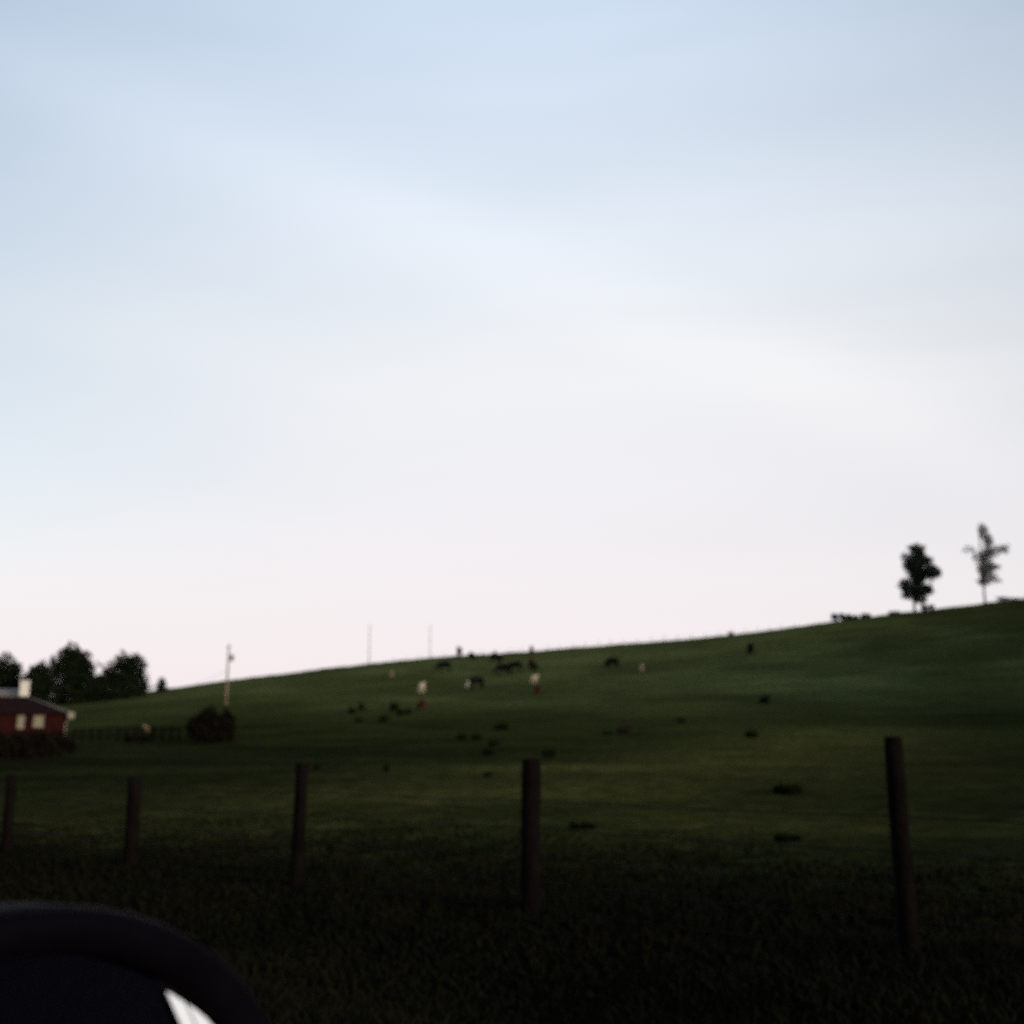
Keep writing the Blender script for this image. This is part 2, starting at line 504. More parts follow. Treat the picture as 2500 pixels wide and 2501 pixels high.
for i, v in enumerate(post_v):
    p = FH * v + OH * 7.60
    zb = hz(p[0], p[1])
    top = post_top(*top_px[i]) if i in top_px else (post_top(*top_px[3]) if i < 3 else post_top(*top_px[6]) - .02 * (i - 6))
    lean = Vector((.03 * math.sin(i * 1.7), .03 * math.cos(i * 2.9), 0))
    m = MB()
    r = .075 + .012 * math.sin(i * 3.1 + 1)
    base = Vector((p[0], p[1], zb - .25)); tip = Vector((p[0], p[1], top)) + lean
    seg = [base.lerp(tip, q / 6) for q in range(7)]
    m.tube(seg + [tip + Vector((0, 0, .012))], [r * 1.08, r * 1.05, r, r * .98, r * .97, r * .96, r * .94, r * .7], 12, jit=.10)
    o = m.build('post', M['post'], fence, smooth=True)
    fence_tops.append((base, tip))
for h in (.96, .74, .52, .32, .12):
    m = MB()
    line = []
    for i, (b_, t_) in enumerate(fence_tops):
        zg = b_.z + .25
        f = (h * 1.12 + zg - b_.z) / (t_.z - b_.z + .12)
        q = b_.lerp(t_, min(f, .97)) + Vector((-OH[0], -OH[1], 0)) * -.09
        if line:
            a = line[-1]
            for w in (.25, .5, .75):
                line.append(a.lerp(q, w) - Vector((0, 0, .02 * math.sin(math.pi * w))))
        line.append(q)
    m.tube(line, .005, 5)
    m.build('wire', M['wire'], fence)
tag(fence, 'roadside wire fence on thick round dark posts at the front of the pasture', 'fence')

# ------------------------------------------------------------------ thin fence along the crest
crest = empty('wire_fence', (0, 0, 0))
crest_pts = []
px = 960
i = 0
while px < 1960:
    q = at_y(px, 250.5 + 2 * math.sin(px * .003))
    crest_pts.append(q)
    m = MB()
    hgt = 1.35 + .25 * random.random()
    m.tube([q + Vector((0, 0, -.2)), q + Vector((.05 * random.uniform(-1, 1), 0, hgt + .9))], [.05, .04], 6)
    m.build('post', M['post'], crest)
    px += 32 + random.uniform(-3, 3)
for h in (1.9, 1.5):
    m = MB(); m.tube([q + Vector((0, 0, h)) for q in crest_pts], .008, 4); m.build('wire', M['wire'], crest)
tag(crest, 'thin wire fence with small posts along the crest of the hill', 'fence')

# ------------------------------------------------------------------ foliage builders
def leaf_cloud(clumps, n_per, size, seed, flat=.0, dens_edge=.35):
    """leaf-sized faces scattered through ellipsoid clumps: (centre, radii, share)"""
    rg = np.random.default_rng(seed)
    C, F = [], []
    for (c, r, share) in clumps:
        n = max(12, int(n_per * share))
        q = rg.normal(size=(n, 3)); q /= np.linalg.norm(q, axis=1)[:, None]
        # uneven outline: the radius wobbles with direction
        wob = 1 + .22 * np.sin(q[:, 0] * 5 + seed) * np.cos(q[:, 2] * 4 + c[0]) + .16 * np.sin(q[:, 1] * 7 + c[2] * 3)
        rad = (rg.random(n) ** dens_edge) * wob
        C.append(np.array(c) + q * rad[:, None] * np.array(r))
    C = np.concatenate(C); n = len(C)
    a = rg.normal(size=(n, 3)); a /= np.linalg.norm(a, axis=1)[:, None]
    b = rg.normal(size=(n, 3)); b -= (a * b).sum(1)[:, None] * a; b /= np.linalg.norm(b, axis=1)[:, None]
    s = size * (.5 + rg.random(n))[:, None]
    V = np.stack((C - a * s, C + b * s * .55, C + a * s, C - b * s * .55), 1).reshape(-1, 3)
    return np_mesh('leaves', V, np.arange(n * 4).reshape(-1, 4))

def trunk_mb(h, r, limbs, bend=0.0):
    m = MB()
    m.tube([(bend * math.sin(q * 1.3), 0, -.5 + (h + .5) * q / 7) for q in range(8)], [r * (1.15 - .75 * q / 7) for q in range(8)], 9, jit=.12)
    for (a, b, rr) in limbs:
        a, b = Vector(a), Vector(b); mid = a.lerp(b, .5) + Vector((0, 0, .12 * (b - a).length))
        m.tube([a, mid, b], [rr, rr * .7, rr * .3], 6)
    return m

def px_tree(name, base_px, base_Y, clumps_px, n_per, leaf, mat, label, seed, share_by_area=True, h_trunk=None, r_trunk=.22, depth=.85, cat='tree', group=None, sink=0.0):
    """a tree whose clumps are given as (px, py, rx, ry, density) seen at its own distance"""
    b = at_y(base_px, base_Y); b.z -= sink
    k = base_Y / math.cos(PITCH) / FPX * 1.0
    root = empty(name, b)
    cl = []
    rg = random.Random(seed)
    for (cx, cy, rx, ry, de) in clumps_px:
        d = ray(cx, cy); s = base_Y / d[1]
        X, Z = d[0] * s - b.x, CAM.z + d[2] * s - b.z
        cl.append(((X, rg.uniform(-.5, .5) * rx * k * depth, Z), (rx * k, rx * k * depth, ry * k), de * rx * ry / 400.0))
    top = max(c[0][2] + c[1][2] * .4 for c in cl)
    ht = h_trunk or top
    limbs = []
    for c in cl:
        zz = min(max(c[0][2] - .35 * abs(c[0][0]) - .6, .6), ht * .9)
        limbs.append(((0, 0, zz), (c[0][0], c[0][1], c[0][2]), r_trunk * .38))
    trunk_mb(ht, r_trunk, limbs, .06).build('trunk', M['bark'], root, smooth=True)
    obj('crown', leaf_cloud(cl, n_per, leaf, seed), mat, root)
    tag(root, label, cat, group)
    return root

# two lone trees on the crest
px_tree('tree', 2247, 238, [(2239, 1344, 17, 15, .8), (2222, 1339, 9, 9, .25), (2259, 1368, 19, 12, .8), (2230, 1376, 27, 26, 1.25), (2270, 1398, 23, 20, 1.0), (2288, 1404, 10, 6, .3),
         (2240, 1404, 19, 28, 1.5), (2210, 1427, 17, 15, .8), (2221, 1446, 21, 18, 1.0), (2252, 1441, 22, 16, 1.2), (2243, 1463, 17, 13, .9), (2272, 1444, 9, 6, .3)],
        1150, .25, M['leaf'], 'dense dark oval tree standing on the hill crest, left of the thin pale one', 21, r_trunk=.26)
px_tree('tree', 2423, 246, [(2402, 1300, 13, 20, .5), (2398, 1286, 8, 10, .25), (2408, 1322, 14, 17, .6), (2366, 1341, 17, 9, .25), (2434, 1345, 26, 11, .42), (2450, 1335, 12, 7, .25), (2412, 1352, 19, 17, .65),
         (2386, 1361, 15, 11, .38), (2409, 1380, 24, 18, .7), (2406, 1404, 21, 17, .75), (2404, 1420, 19, 10, .6), (2432, 1417, 15, 8, .3), (2424, 1386, 18, 8, .4)],
        860, .24, M['leaf_pale'], 'tall sparse thin tree at the far end of the hill crest, sky showing through', 22, r_trunk=.22)

# low scrub on the crest
def scrub(name, label, px, Y, w, hgt, seed, mat='leaf_dark', n=500, cat='bush', lobes=3, group=None, dy=0.0):
    b = at_y(px, Y)
    root = empty(name, b)
    k = Y / FPX
    cl = []
    rg = random.Random(seed)
    for q in range(lobes):
        f = (q + .5) / lobes - .5
        cl.append(((f * w * k, rg.uniform(-.2, .2) * w * k, hgt * k * rg.uniform(.36, .46)), (w * k / lobes * .72, w * k / max(lobes, 2) * .6, hgt * k * rg.uniform(.48, .6)), 1.0))
    obj('leaves', leaf_cloud(cl, n, max(.05, .075 * hgt * k) * (500 / n) ** .25 * 1.3, seed, dens_edge=.5), M[mat], root)
    for c in cl:
        m = MB()
        for q in range(3):
            m.tube([(c[0][0] * .9, c[0][1], -.15), (c[0][0] + rg.uniform(-.3, .3) * c[1][0], c[0][1], c[0][2] * 1.3)], [.03 + .01 * hgt * k, .012], 5)
        m.build('stem', M['bark'], root)
    tag(root, label, cat, group)
    return root
scrub('hedge', 'long low dark hedge with a flat top on the hill crest', 2084, 241, 96, 15, 31, n=2600, cat='hedge', lobes=9)
scrub('bush', 'small dark bush at the foot of the dense oval tree', 2278, 238, 30, 14, 32)
scrub('bush', 'tiny dark bush on the crest between the flat hedge and the oval tree', 2198, 238, 32, 9, 33)
scrub('bush', 'dark bush on the crest beyond the thin pale tree', 2496, 242, 84, 11, 34, lobes=4)
scrub('bush', 'tiny lone bush on the bare crest left of the flat hedge', 1789, 243, 13, 10, 35, lobes=2)
# round dark bush at the foot of the hill
b_ = hit(515, 1814)
scrub('bush', 'big round dark bush standing alone at the foot of the hill', 514, b_.y, 72, 74, 36, 'bush', 5200, lobes=1)
b2 = scrub('bush', 'narrow dark shrub close against the big round bush', 558, b_.y + 1.2, 30, 80, 37, 'bush', 900, lobes=1)

# trees behind the house
TL = 'dark leafy tree behind the red house, '
px_tree('tree', 10, 205, [(-45, 1660, 60, 60, 1.2), (10, 1640, 40, 38, 1.1), (35, 1655, 24, 36, .9), (-20, 1700, 60, 50, 1.0), (25, 1695, 36, 40, .9)], 300, .34, M['leaf_dark'],
        'dark tree rising behind the pale roof and white chimney', 41, r_trunk=.3)
px_tree('tree', 96, 200, [(98, 1640, 24, 24, 1.0), (88, 1668, 26, 34, 1.1), (112, 1672, 28, 40, 1.1), (98, 1705, 36, 36, 1.0)], 330, .32, M['leaf_dark'],
        'short dark tree beside the chimney, lowest of the house trees', 42, r_trunk=.2)
px_tree('tree', 182, 208, [(182, 1602, 32, 26, 1.1), (160, 1630, 40, 36, 1.2), (204, 1634, 33, 40, 1.2), (180, 1670, 58, 42, 1.3), (180, 1705, 64, 38, 1.1), (236, 1684, 30, 30, 1.1)], 300, .34, M['leaf_dark'],
        'tallest dark round tree behind the house, with a domed top', 43, r_trunk=.32)
px_tree('tree', 306, 212, [(308, 1616, 30, 20, 1.1), (330, 1636, 26, 36, 1.1), (282, 1644, 38, 28, 1.1), (262, 1668, 36, 28, 1.1), (318, 1672, 46, 32, 1.2), (345, 1678, 24, 24, .9), (300, 1702, 70, 28, 1.1)], 300, .34, M['leaf_dark'],
        'broad dark tree with a slanting flat top where the hill begins', 44, r_trunk=.32)
px_tree('tree', 397, 225, [(396, 1664, 8, 9, 1.2), (396, 1676, 13, 14, 1.2), (400, 1690, 17, 12, 1.2)], 700, .22, M['leaf_dark'],
        'very small lone tree just showing over the hill slope', 45, r_trunk=.12)

# ------------------------------------------------------------------ red house
HY = 108.0
hk = HY / (math.cos(PITCH)) / FPX
def hx(px): d = ray(px, 1750); return d[0] / d[1] * HY
xr = hx(160); xl = xr - 16.5
yf, yb = HY, HY + 8.4
house = empty('house', (xl + 8, HY + 4, min(hz(xr, HY), hz(xl, HY)) - .0))
ho = house.location.copy()
eave, ridge = z_at(168, 1743, HY - .4), z_at(60, 1703, HY + 4)
def L(x, y, z): return (x - ho.x, y - ho.y, z - ho.z)
m = MB()
zb = ho.z - .4
m.add([L(xl, yf, zb), L(xr, yf, zb), L(xr, yb, zb), L(xl, yb, zb), L(xl, yf, eave), L(xr, yf, eave), L(xr, yb, eave), L(xl, yb, eave)],
      [(0, 1, 5, 4), (1, 2, 6, 5), (2, 3, 7, 6), (3, 0, 4, 7), (4, 5, 6, 7)])
wall = m.build('wall', M['red_wall'], house)
e = .45
rx0, rx1 = xl + 4.2, hx(66)
m = MB()
zr = eave - .06
m.add([L(xl - e, yf - e, zr), L(xr + e, yf - e, zr), L(xr + e, yb + e, zr), L(xl - e, yb + e, zr), L(rx0, yf + 4.2, ridge), L(rx1, yf + 4.2, ridge),
       L(xl - e, yf - e, zr + .10), L(xr + e, yf - e, zr + .10), L(xr + e, yb + e, zr + .10), L(xl - e, yb + e, zr + .10)],
      [(0, 1, 2, 3), (0, 1, 7, 6), (1, 2, 8, 7), (2, 3, 9, 8), (3, 0, 6, 9), (6, 7, 5, 4), (7, 8, 5), (8, 9, 4, 5), (9, 6, 4)])
roof = m.build('roof', M['red_roof'], house)
# pale ridge and hip caps, white gutter end
m = MB()
m.tube([L(rx0, yf + 4.2, ridge + .02), L(rx1, yf + 4.2, ridge + .02), L(rx1 + (xr + e - rx1) * .5, yf + 4.2 - (4.2 + e) * .5, ridge + (zr + .1 - ridge) * .5 + .03), L(xr + e, yf - e, zr + .13)], [.06, .07, .10, .14], 6)
m.build('ridge_cap', M['pale_roof'], roof)
m = MB(); m.box(L(xr + e + .05, yf - e + .1, zr - .08), (.62, .5, .62), .3); m.tube([L(xr + e, yf - e + .2, zr - .3), L(xr + .1, yf - .12, zr - .9), L(xr + .1, yf - .12, zb + .1)], .06, 6)
m.build('gutter', M['blind'], house, bevel=.05)
# upper pale roof and white chimney at the back
m = MB()
wx0, wx1 = xl - 1, hx(44)
zt0, zt1 = ridge - .9, z_at(30, 1683, HY + 7)
m.add([L(wx0, HY + 4.9, ridge - .3), L(wx1, HY + 4.9, ridge - .3), L(wx1, HY + 8.2, zt1), L(wx0, HY + 8.2, zt1 - .2), L(wx1, HY + 11.5, ridge - .3), L(wx0, HY + 11.5, ridge - .3),
       L(wx0, HY + 4.9, ho.z), L(wx1, HY + 4.9, ho.z), L(wx1, HY + 11.5, ho.z), L(wx0, HY + 11.5, ho.z)],
      [(0, 1, 2, 3), (3, 2, 4, 5), (1, 4, 2), (0, 3, 5), (6, 7, 1, 0), (7, 8, 4, 1), (8, 9, 5, 4), (9, 6, 0, 5)])
up = m.build('roof', M['pale_roof'], house); up['label'] = 'pale upper roof'
m = MB()
cx_, cz_ = hx(58), z_at(58, 1668, HY + 5.2)
m.box(L(cx_, HY + 5.2, (cz_ + ridge - .8) / 2), (.85, .8, cz_ - ridge + .8)); m.box(L(cx_, HY + 5.2, cz_ + .06), (1.0, .95, .14))
m.build('chimney', M['white'], up, bevel=.03)
for (c, w, h) in (((66, 1764), 13, 28), ((104, 1762), 20, 25)):
    x, z = hx(160 - (160 - c[0]) * 1.04), z_at(c[0], c[1], HY)
    W, H = w * hk, h * hk
    m = MB()
    for (dx, dz, a, b) in ((-W / 2, 0, .1, H + .1), (W / 2, 0, .1, H + .1), (0, -H / 2, W - .1, .1), (0, H / 2, W - .1, .1), (0, 0, W - .1, .06)):
        m.box(L(x + dx, yf - .04, z + dz), (a, .12, b))
    f = m.build('window', M['blind'], house)
    m = MB(); m.box(L(x, yf - .006, z), (W - .1, .02, H - .1)); m.build('pane', M['blind'], f)
m = MB(); m.box(L(xl + 5.4, yf - .05, ho.z + 1.0), (1.0, .1, 2.1)); m.build('door', M['white'], house)
tag(house, 'low red house with a hipped dark red roof, white chimney and two pale windows', 'house')

# turn the house about its front right corner until its end wall lies along the line of sight
cor = Vector((xr, yf, 0)); rel = Vector((ho.x, ho.y, 0)) - cor
rel.rotate(Matrix.Rotation(R(21), 3, 'Z')); house.rotation_euler = (0, 0, R(21)); house.location = (cor.x + rel.x, cor.y + rel.y, ho.z)
# dark shrubs in front of the house
for i, (px, py, w, h) in enumerate(((-30, 1850, 90, 70), (48, 1852, 84, 62), (120, 1850, 80, 60), (172, 1842, 36, 34))):
    g = hit(px, py)
    scrub('shrub', ('dark shrub below the house, at the outer end of its row', 'dark shrub right under the narrow pale window', 'dark shrub under the wide pale window of the house', 'smallest dark shrub at the corner of the red house')[i],
          px, g.y, w, h, 50 + i, 'bush', 1500, 'shrub', 3, 'dark shrubs in front of the house')

# dark paddock fence between house and bush
pad = empty('paddock_fence', (0, 0, 0))
prev = None
pads = [hit(188 + 21.5 * i, 1809 + (i % 3)) for i in range(13)]
yy = sum(p.y for p in pads) / len(pads)
pads = [at_y(188 + 21.5 * i, yy + .2 * (i % 3)) for i in range(13)]
for q in pads:
    m = MB(); m.box(q + Vector((0, 0, .45)), (.15, .15, 1.5), random.uniform(-.2, .2), .9); m.build('post', M['post'], pad)
for h in (.35, .75, 1.05):
    m = MB()
    for a, b in zip(pads[:-1], pads[1:]):
        c = a.lerp(b, .5); m.box(c + Vector((0, -.10, h)), ((b - a).length * .99, .04, .13), math.atan2(b.y - a.y, b.x - a.x))
    m.build('rail', M['post'], pad)
tag(pad, 'dark wooden rail fence between the red house and the round bush', 'fence')
scrub('shrub', 'low dark scrub under the pale calf by the rail fence', 345, yy - 1.5, 62, 18, 61, 'bush', 500, 'shrub', 4)

# ------------------------------------------------------------------ utility poles
def pole(px, base_Y, top_py, label, r=.15, trans=False, group='utility poles on the hill'):
    b = at_y(px, base_Y)
    root = empty('utility_pole', b)
    H = z_at(px, top_py, base_Y) - b.z
    m = MB(); m.tube([(0, 0, -.6), (0, 0, H * .5), (0, 0, H)], [r * 1.15, r, r * .8], 10); m.build('pole', M['pole'], root, smooth=True)
    m = MB()
    m.tube([(0, -.02, H), (0, -.02, H + .10), (0, -.02, H + .16), (0, -.02, H + .26)], [.05, .08, .05, .05], 8)
    m.build('insulator', M['transformer'], root)
    if trans:
        z = H - (1606 - top_py) * base_Y / FPX
        m = MB(); m.tube([(.52, 0, z - .48), (.52, 0, z - .44), (.52, 0, z + .34), (.52, 0, z + .44)], [.24, .29, .29, .16], 14); t = m.build('transformer', M['transformer'], root, smooth=True)
        m = MB(); m.box((.18, 0, z + .2), (.2, .1, .08)); m.build('bracket', M['transformer'], t); m = MB(); m.box((.18, 0, z - .25), (.2, .1, .08)); m.build('bracket', M['transformer'], t)
        m = MB(); m.tube([(.45, 0, z + .44), (.45, 0, z + .7)], [.05, .03], 6); m.build('bushing', M['transformer'], t)
        m = MB(); m.box((.0, -.16, H - .25), (.55, .12, .14)); m.build('crossarm', M['pole'], root)
    tag(root, label, 'utility pole', group)
    return root, H
b_ = hit(553, 1722)
p1, H1 = pole(554, b_.y, 1576, 'pale wooden pole carrying a round grey transformer', .15, True)
pole(900, 262, 1527, 'tall bare pole behind the crest, nearer to the transformer pole', .10)
pole(1049, 268, 1528, 'thin faint bare pole behind the crest, closest to the black cows', .08)
# service cable from the transformer pole to the house
a = Vector((p1.location.x, p1.location.y, p1.location.z + H1 - 60 * b_.y / FPX)); b = Vector((xr + .2, yf - .3, eave - .1))
m = MB(); m.tube([a.lerp(b, q / 16) - Vector((0, 0, 1.0 * math.sin(math.pi * q / 16))) for q in range(17)], .014, 5)
tag(m.build('power_cable', M['wire']), 'thin sagging cable strung from the transformer pole down to the house', 'cable')

# ------------------------------------------------------------------ cattle
def cow_mesh(name, pose):
    """one continuous body grown over a skeleton, facing +x"""
    V, E, Rr = [], [], []
    def chain(start, pts):
        last = start
        for (p, r) in pts:
            V.append(p); Rr.append(r if isinstance(r, tuple) else (r, r)); i = len(V) - 1
            if last is not None: E.append((last, i))
            last = i
        return last
    dz = -.52 if pose == 'lying' else 0.0
    root = chain(None, [((-.62, 0, 1.00 + dz), (.31, .34))])
    mid = chain(root, [((-.30, 0, .95 + dz), (.36, .39))])
    belly = chain(mid, [((.12, 0, .93 + dz), (.37, .41))])
    chest = chain(belly, [((.50, 0, .96 + dz), (.31, .38))])
    rump = chain(root, [((-.86, 0, 1.10 + dz), (.20, .21))])
    if pose == 'grazing':
        neck = chain(chest, [((.80, 0, 1.0), (.19, .23)), ((1.02, 0, .74), (.13, .17))])
        poll = chain(neck, [((1.16, 0, .48), (.12, .13))])
        muz = chain(poll, [((1.24, 0, .28), (.09, .10)), ((1.30, 0, .10), (.08, .075))])
        ear = (1.16, .48)
    else:
        neck = chain(chest, [((.80, 0, 1.16 + dz), (.18, .22)), ((1.00, 0, 1.34 + dz), (.13, .16))])
        poll = chain(neck, [((1.16, 0, 1.44 + dz), (.12, .125))])
        muz = chain(poll, [((1.34, 0, 1.34 + dz), (.09, .095)), ((1.50, 0, 1.24 + dz), (.08, .075))])
        ear = (1.14, 1.46 + dz)
    for s in (-1, 1):
        chain(poll, [((ear[0], s * .15, ear[1] + .03), .04), ((ear[0] - .03, s * .27, ear[1] - .01), .05), ((ear[0] - .04, s * .33, ear[1] - .03), .018)])
        if pose == 'lying':
            chain(chest, [((.55, s * .24, .32), .12), ((.78, s * .30, .14), .075), ((.52, s * .30, .08), .06)])
            chain(root, [((-.60, s * .28, .36), .17), ((-.24, s * .40, .16), .10), ((-.55, s * .44, .08), .065)])
        else:
            f = .04 * s
            chain(chest, [((.52, s * .17, .72), (.13, .14)), ((.53 + f, s * .18, .42), .072), ((.52 + f, s * .18, .16), .052), ((.55 + f, s * .18, .03), .06)])
            chain(root, [((-.72, s * .20, .80), (.16, .18)), ((-.62 - f, s * .20, .58), (.105, .115)), ((-.82 - f, s * .19, .40), .068), ((-.78 - f, s * .19, .14), .052), ((-.74 - f, s * .19, .03), .06)])
    chain(rump, [((-.98, 0, 1.02 + dz), .05), ((-1.05, 0, .76 + dz), .03), ((-1.05, 0, .52 + dz if pose != 'lying' else .2), .028), ((-1.04, 0, .36 if pose != 'lying' else .12), .045)])
    if pose != 'lying':
        chain(mid, [((-.42, 0, .66), (.11, .13))])
    me = bpy.data.meshes.new(name)
    me.from_pydata(V, E, [])
    o = bpy.data.objects.new(name, me); COL.objects.link(o)
    sk = o.modifiers.new('skin', 'SKIN'); sk.branch_smoothing = .6
    Rr = [(a_ * (1.16 if a_ > .1 else 1.2), b_ * (1.22 if a_ > .1 else 1.2)) for a_, b_ in Rr]
    for i, r in enumerate(Rr):
        me.skin_vertices[0].data[i].radius = r
        me.skin_vertices[0].data[i].use_root = (i == 0)
    ss = o.modifiers.new('subd', 'SUBSURF'); ss.levels = 1; ss.render_levels = 1
    dg = bpy.context.evaluated_depsgraph_get()
    out = bpy.data.meshes.new_from_object(o.evaluated_get(dg))
    out.name = name
    for p in out.polygons: p.use_smooth = True
    bpy.data.objects.remove(o); bpy.data.meshes.remove(me)
    return out

HERD = 'cattle grazing on the hillside'
poses = {p: cow_mesh('cow_' + p, p) for p in ('grazing', 'standing', 'lying')}
for p in poses.values(): p.materials.append(None)
cow_face = bpy.data.materials.new('hide_black_white_face'); cow_face.use_nodes = True
_n, _l = cow_face.node_tree.nodes, cow_face.node_tree.links
_t = _n.new('ShaderNodeTexCoord'); _s = _n.new('ShaderNodeSeparateXYZ'); _l.new(_t.outputs['Object'], _s.inputs[0])
_c = _n.new('ShaderNodeMath'); _c.operation = 'GREATER_THAN'; _c.inputs[1].default_value = 1.06; _l.new(_s.outputs['X'], _c.inputs[0])
_m = _n.new('ShaderNodeMix'); _m.data_type = 'RGBA'; _m.inputs['A'].default_value = (.008, .0075, .0075, 1); _m.inputs['B'].default_value = (.66, .58, .48, 1)
_l.new(_c.outputs[0], _m.inputs['Factor']); _l.new(_m.outputs['Result'], _n['Principled BSDF'].inputs['Base Color']); _n['Principled BSDF'].inputs['Roughness'].default_value = .85; _n['Principled BSDF'].inputs['Specular IOR Level'].default_value = .1
M['hide_face'] = cow_face
proto_cow = {}
def cow(px, py, pose, hide, heading, label, scale=1.0, name='cow', cat='cow', Y=None):
    """px, py: where its feet touch the slope"""
    g = hit(px, py) if Y is None else at_y(px, Y)
    if g is None: g = at_y(px, 243)
    key = pose
    if key not in proto_cow:
        o = bpy.data.objects.new(name, poses[pose]); proto_cow[key] = o
    else:
        o = proto_cow[key].copy(); o.name = name
        for kk in list(o.keys()): del o[kk]
    COL.objects.link(o)
    o.material_slots[0].link = 'OBJECT'; o.material_slots[0].material = M[hide]
    scale *= {'hide_black': 1.10, 'hide_face': 1.05}.get(hide, .80)
    o.location = g - Vector((0, 0, .03)); o.rotation_euler = (0, 0, R(heading)); o.scale = (scale * 1.26, scale * 1.6, scale * 1.52)
    tag(o, label, cat, HERD)
    print('COW', label[:40], 'dist %.0f' % g.y, 'px len %.1f h %.1f' % (2.4 * scale * FPX / g.y, 1.4 * scale * FPX / g.y))
    return o
cow(1084, 1643, 'grazing', 'hide_black', 182, 'broad black cow alone in side view, below the cow on the skyline')
cow(1031, 1693, 'standing', 'hide_white', 78, 'white cow on the bare slope, seen from behind, brightest of the herd', 1.0)
cow(1031, 1737, 'grazing', 'hide_red', 118, 'rust-red cow furthest down the slope, under the white cow', .95)
cow(957, 1653, 'grazing', 'hide_tan', 110, 'faint tan calf nearest to the tall bare pole', .72, 'calf', 'calf')
cow(1122, 1607, 'standing', 'hide_black', 95, 'black cow standing upright on the skyline, furthest left there', 1.0)
cow(1153, 1612, 'grazing', 'hide_black', 60, 'small black calf just under the skyline beside the upright cow', .75, 'calf', 'calf')
cow(1212, 1620, 'grazing', 'hide_black', 40, 'black cow grazing close under the crest above the overlapping pair', .95)
cow(1210, 1609, 'standing', 'hide_black', 100, 'black calf right on the crest behind a grazing black cow', .62, 'calf', 'calf')
cow(1229, 1649, 'grazing', 'hide_black', 186, 'lower black cow of the overlapping pair', .98)
cow(1256, 1642, 'grazing', 'hide_black', 172, 'upper black cow of the overlapping pair', .95)
cow(1164, 1683, 'grazing', 'hide_face', 205, 'black cow with a white face, grazing below the others', 1.0)
cow(1297, 1627, 'grazing', 'hide_red', 65, 'reddish brown cow directly above a black one, near the crest', .95)
cow(1300, 1640, 'grazing', 'hide_black', 60, 'black cow tucked between the reddish brown cow and the cream cow', .85)
cow(1304, 1671, 'standing', 'hide_white', 60, 'cream cow just above a dark red one', .92)
cow(1311, 1696, 'grazing', 'hide_red', 98, 'dark red cow seen end on, right below the cream cow', .95)
cow(1296, 1598, 'standing', 'hide_black', 90, 'tiny black calf alone on the skyline above the red and black cows', .72, 'calf', 'calf')
cow(1494, 1633, 'grazing', 'hide_black', 212, 'black cow grazing apart, beside the small pale calf', .98)
cow(1566, 1640, 'standing', 'hide_white', 268, 'small pale calf facing the road, right of the black cow grazing apart', .72, 'calf', 'calf')
cow(1831, 1598, 'grazing', 'hide_black', 85, 'solitary black cow high on the slope, far from the herd', 1.0)
cow(1866, 1718, 'lying', 'hide_black', 55, 'solitary black cow lying low on the dark slope, far from the herd', .72)
cow(1521, 1792, 'lying', 'hide_brown', 5, 'dark brown calf lying at the foot of the hill', .62, 'calf', 'calf')
cow(357, 1791, 'standing', 'hide_cream', 262, 'pale calf standing behind the dark rail fence near the house', .46, 'calf', 'calf')

# ------------------------------------------------------------------ dark clumps of rank weeds on the slope
def tuft_mesh(seed):
    rg = np.random.default_rng(seed); n = 520
    a = rg.random(n) * 2 * np.pi; r = np.sqrt(rg.random(n)) * .95
    x, y = r * np.cos(a), r * np.sin(a) * .8
    h = (.95 - .6 * r ** 2) * (.55 + .6 * rg.random(n)) * (1 + .25 * np.sin(a * 3 + seed))
    la = a + rg.normal(size=n) * .6; le = h * (.25 + .4 * rg.random(n))
    th = rg.random(n) * np.pi; w = .05 + .03 * rg.random(n)
    dx, dy = np.cos(th) * w, np.sin(th) * w
    z0 = np.full(n, -.12)
    V = np.stack((np.stack((x - dx, y - dy, z0), -1), np.stack((x + dx, y + dy, z0), -1),
                  np.stack((x + np.cos(la) * le + dx * .4, y + np.sin(la) * le + dy * .4, h), -1), np.stack((x + np.cos(la) * le - dx * .4, y + np.sin(la) * le - dy * .4, h), -1)), 1).reshape(-1, 3)
    return np_mesh('weed_clump', V, np.arange(n * 4).reshape(-1, 4))
tufts = [obj('weed_clump', tuft_mesh(s), M['weed']) for s in (1, 2, 3)]
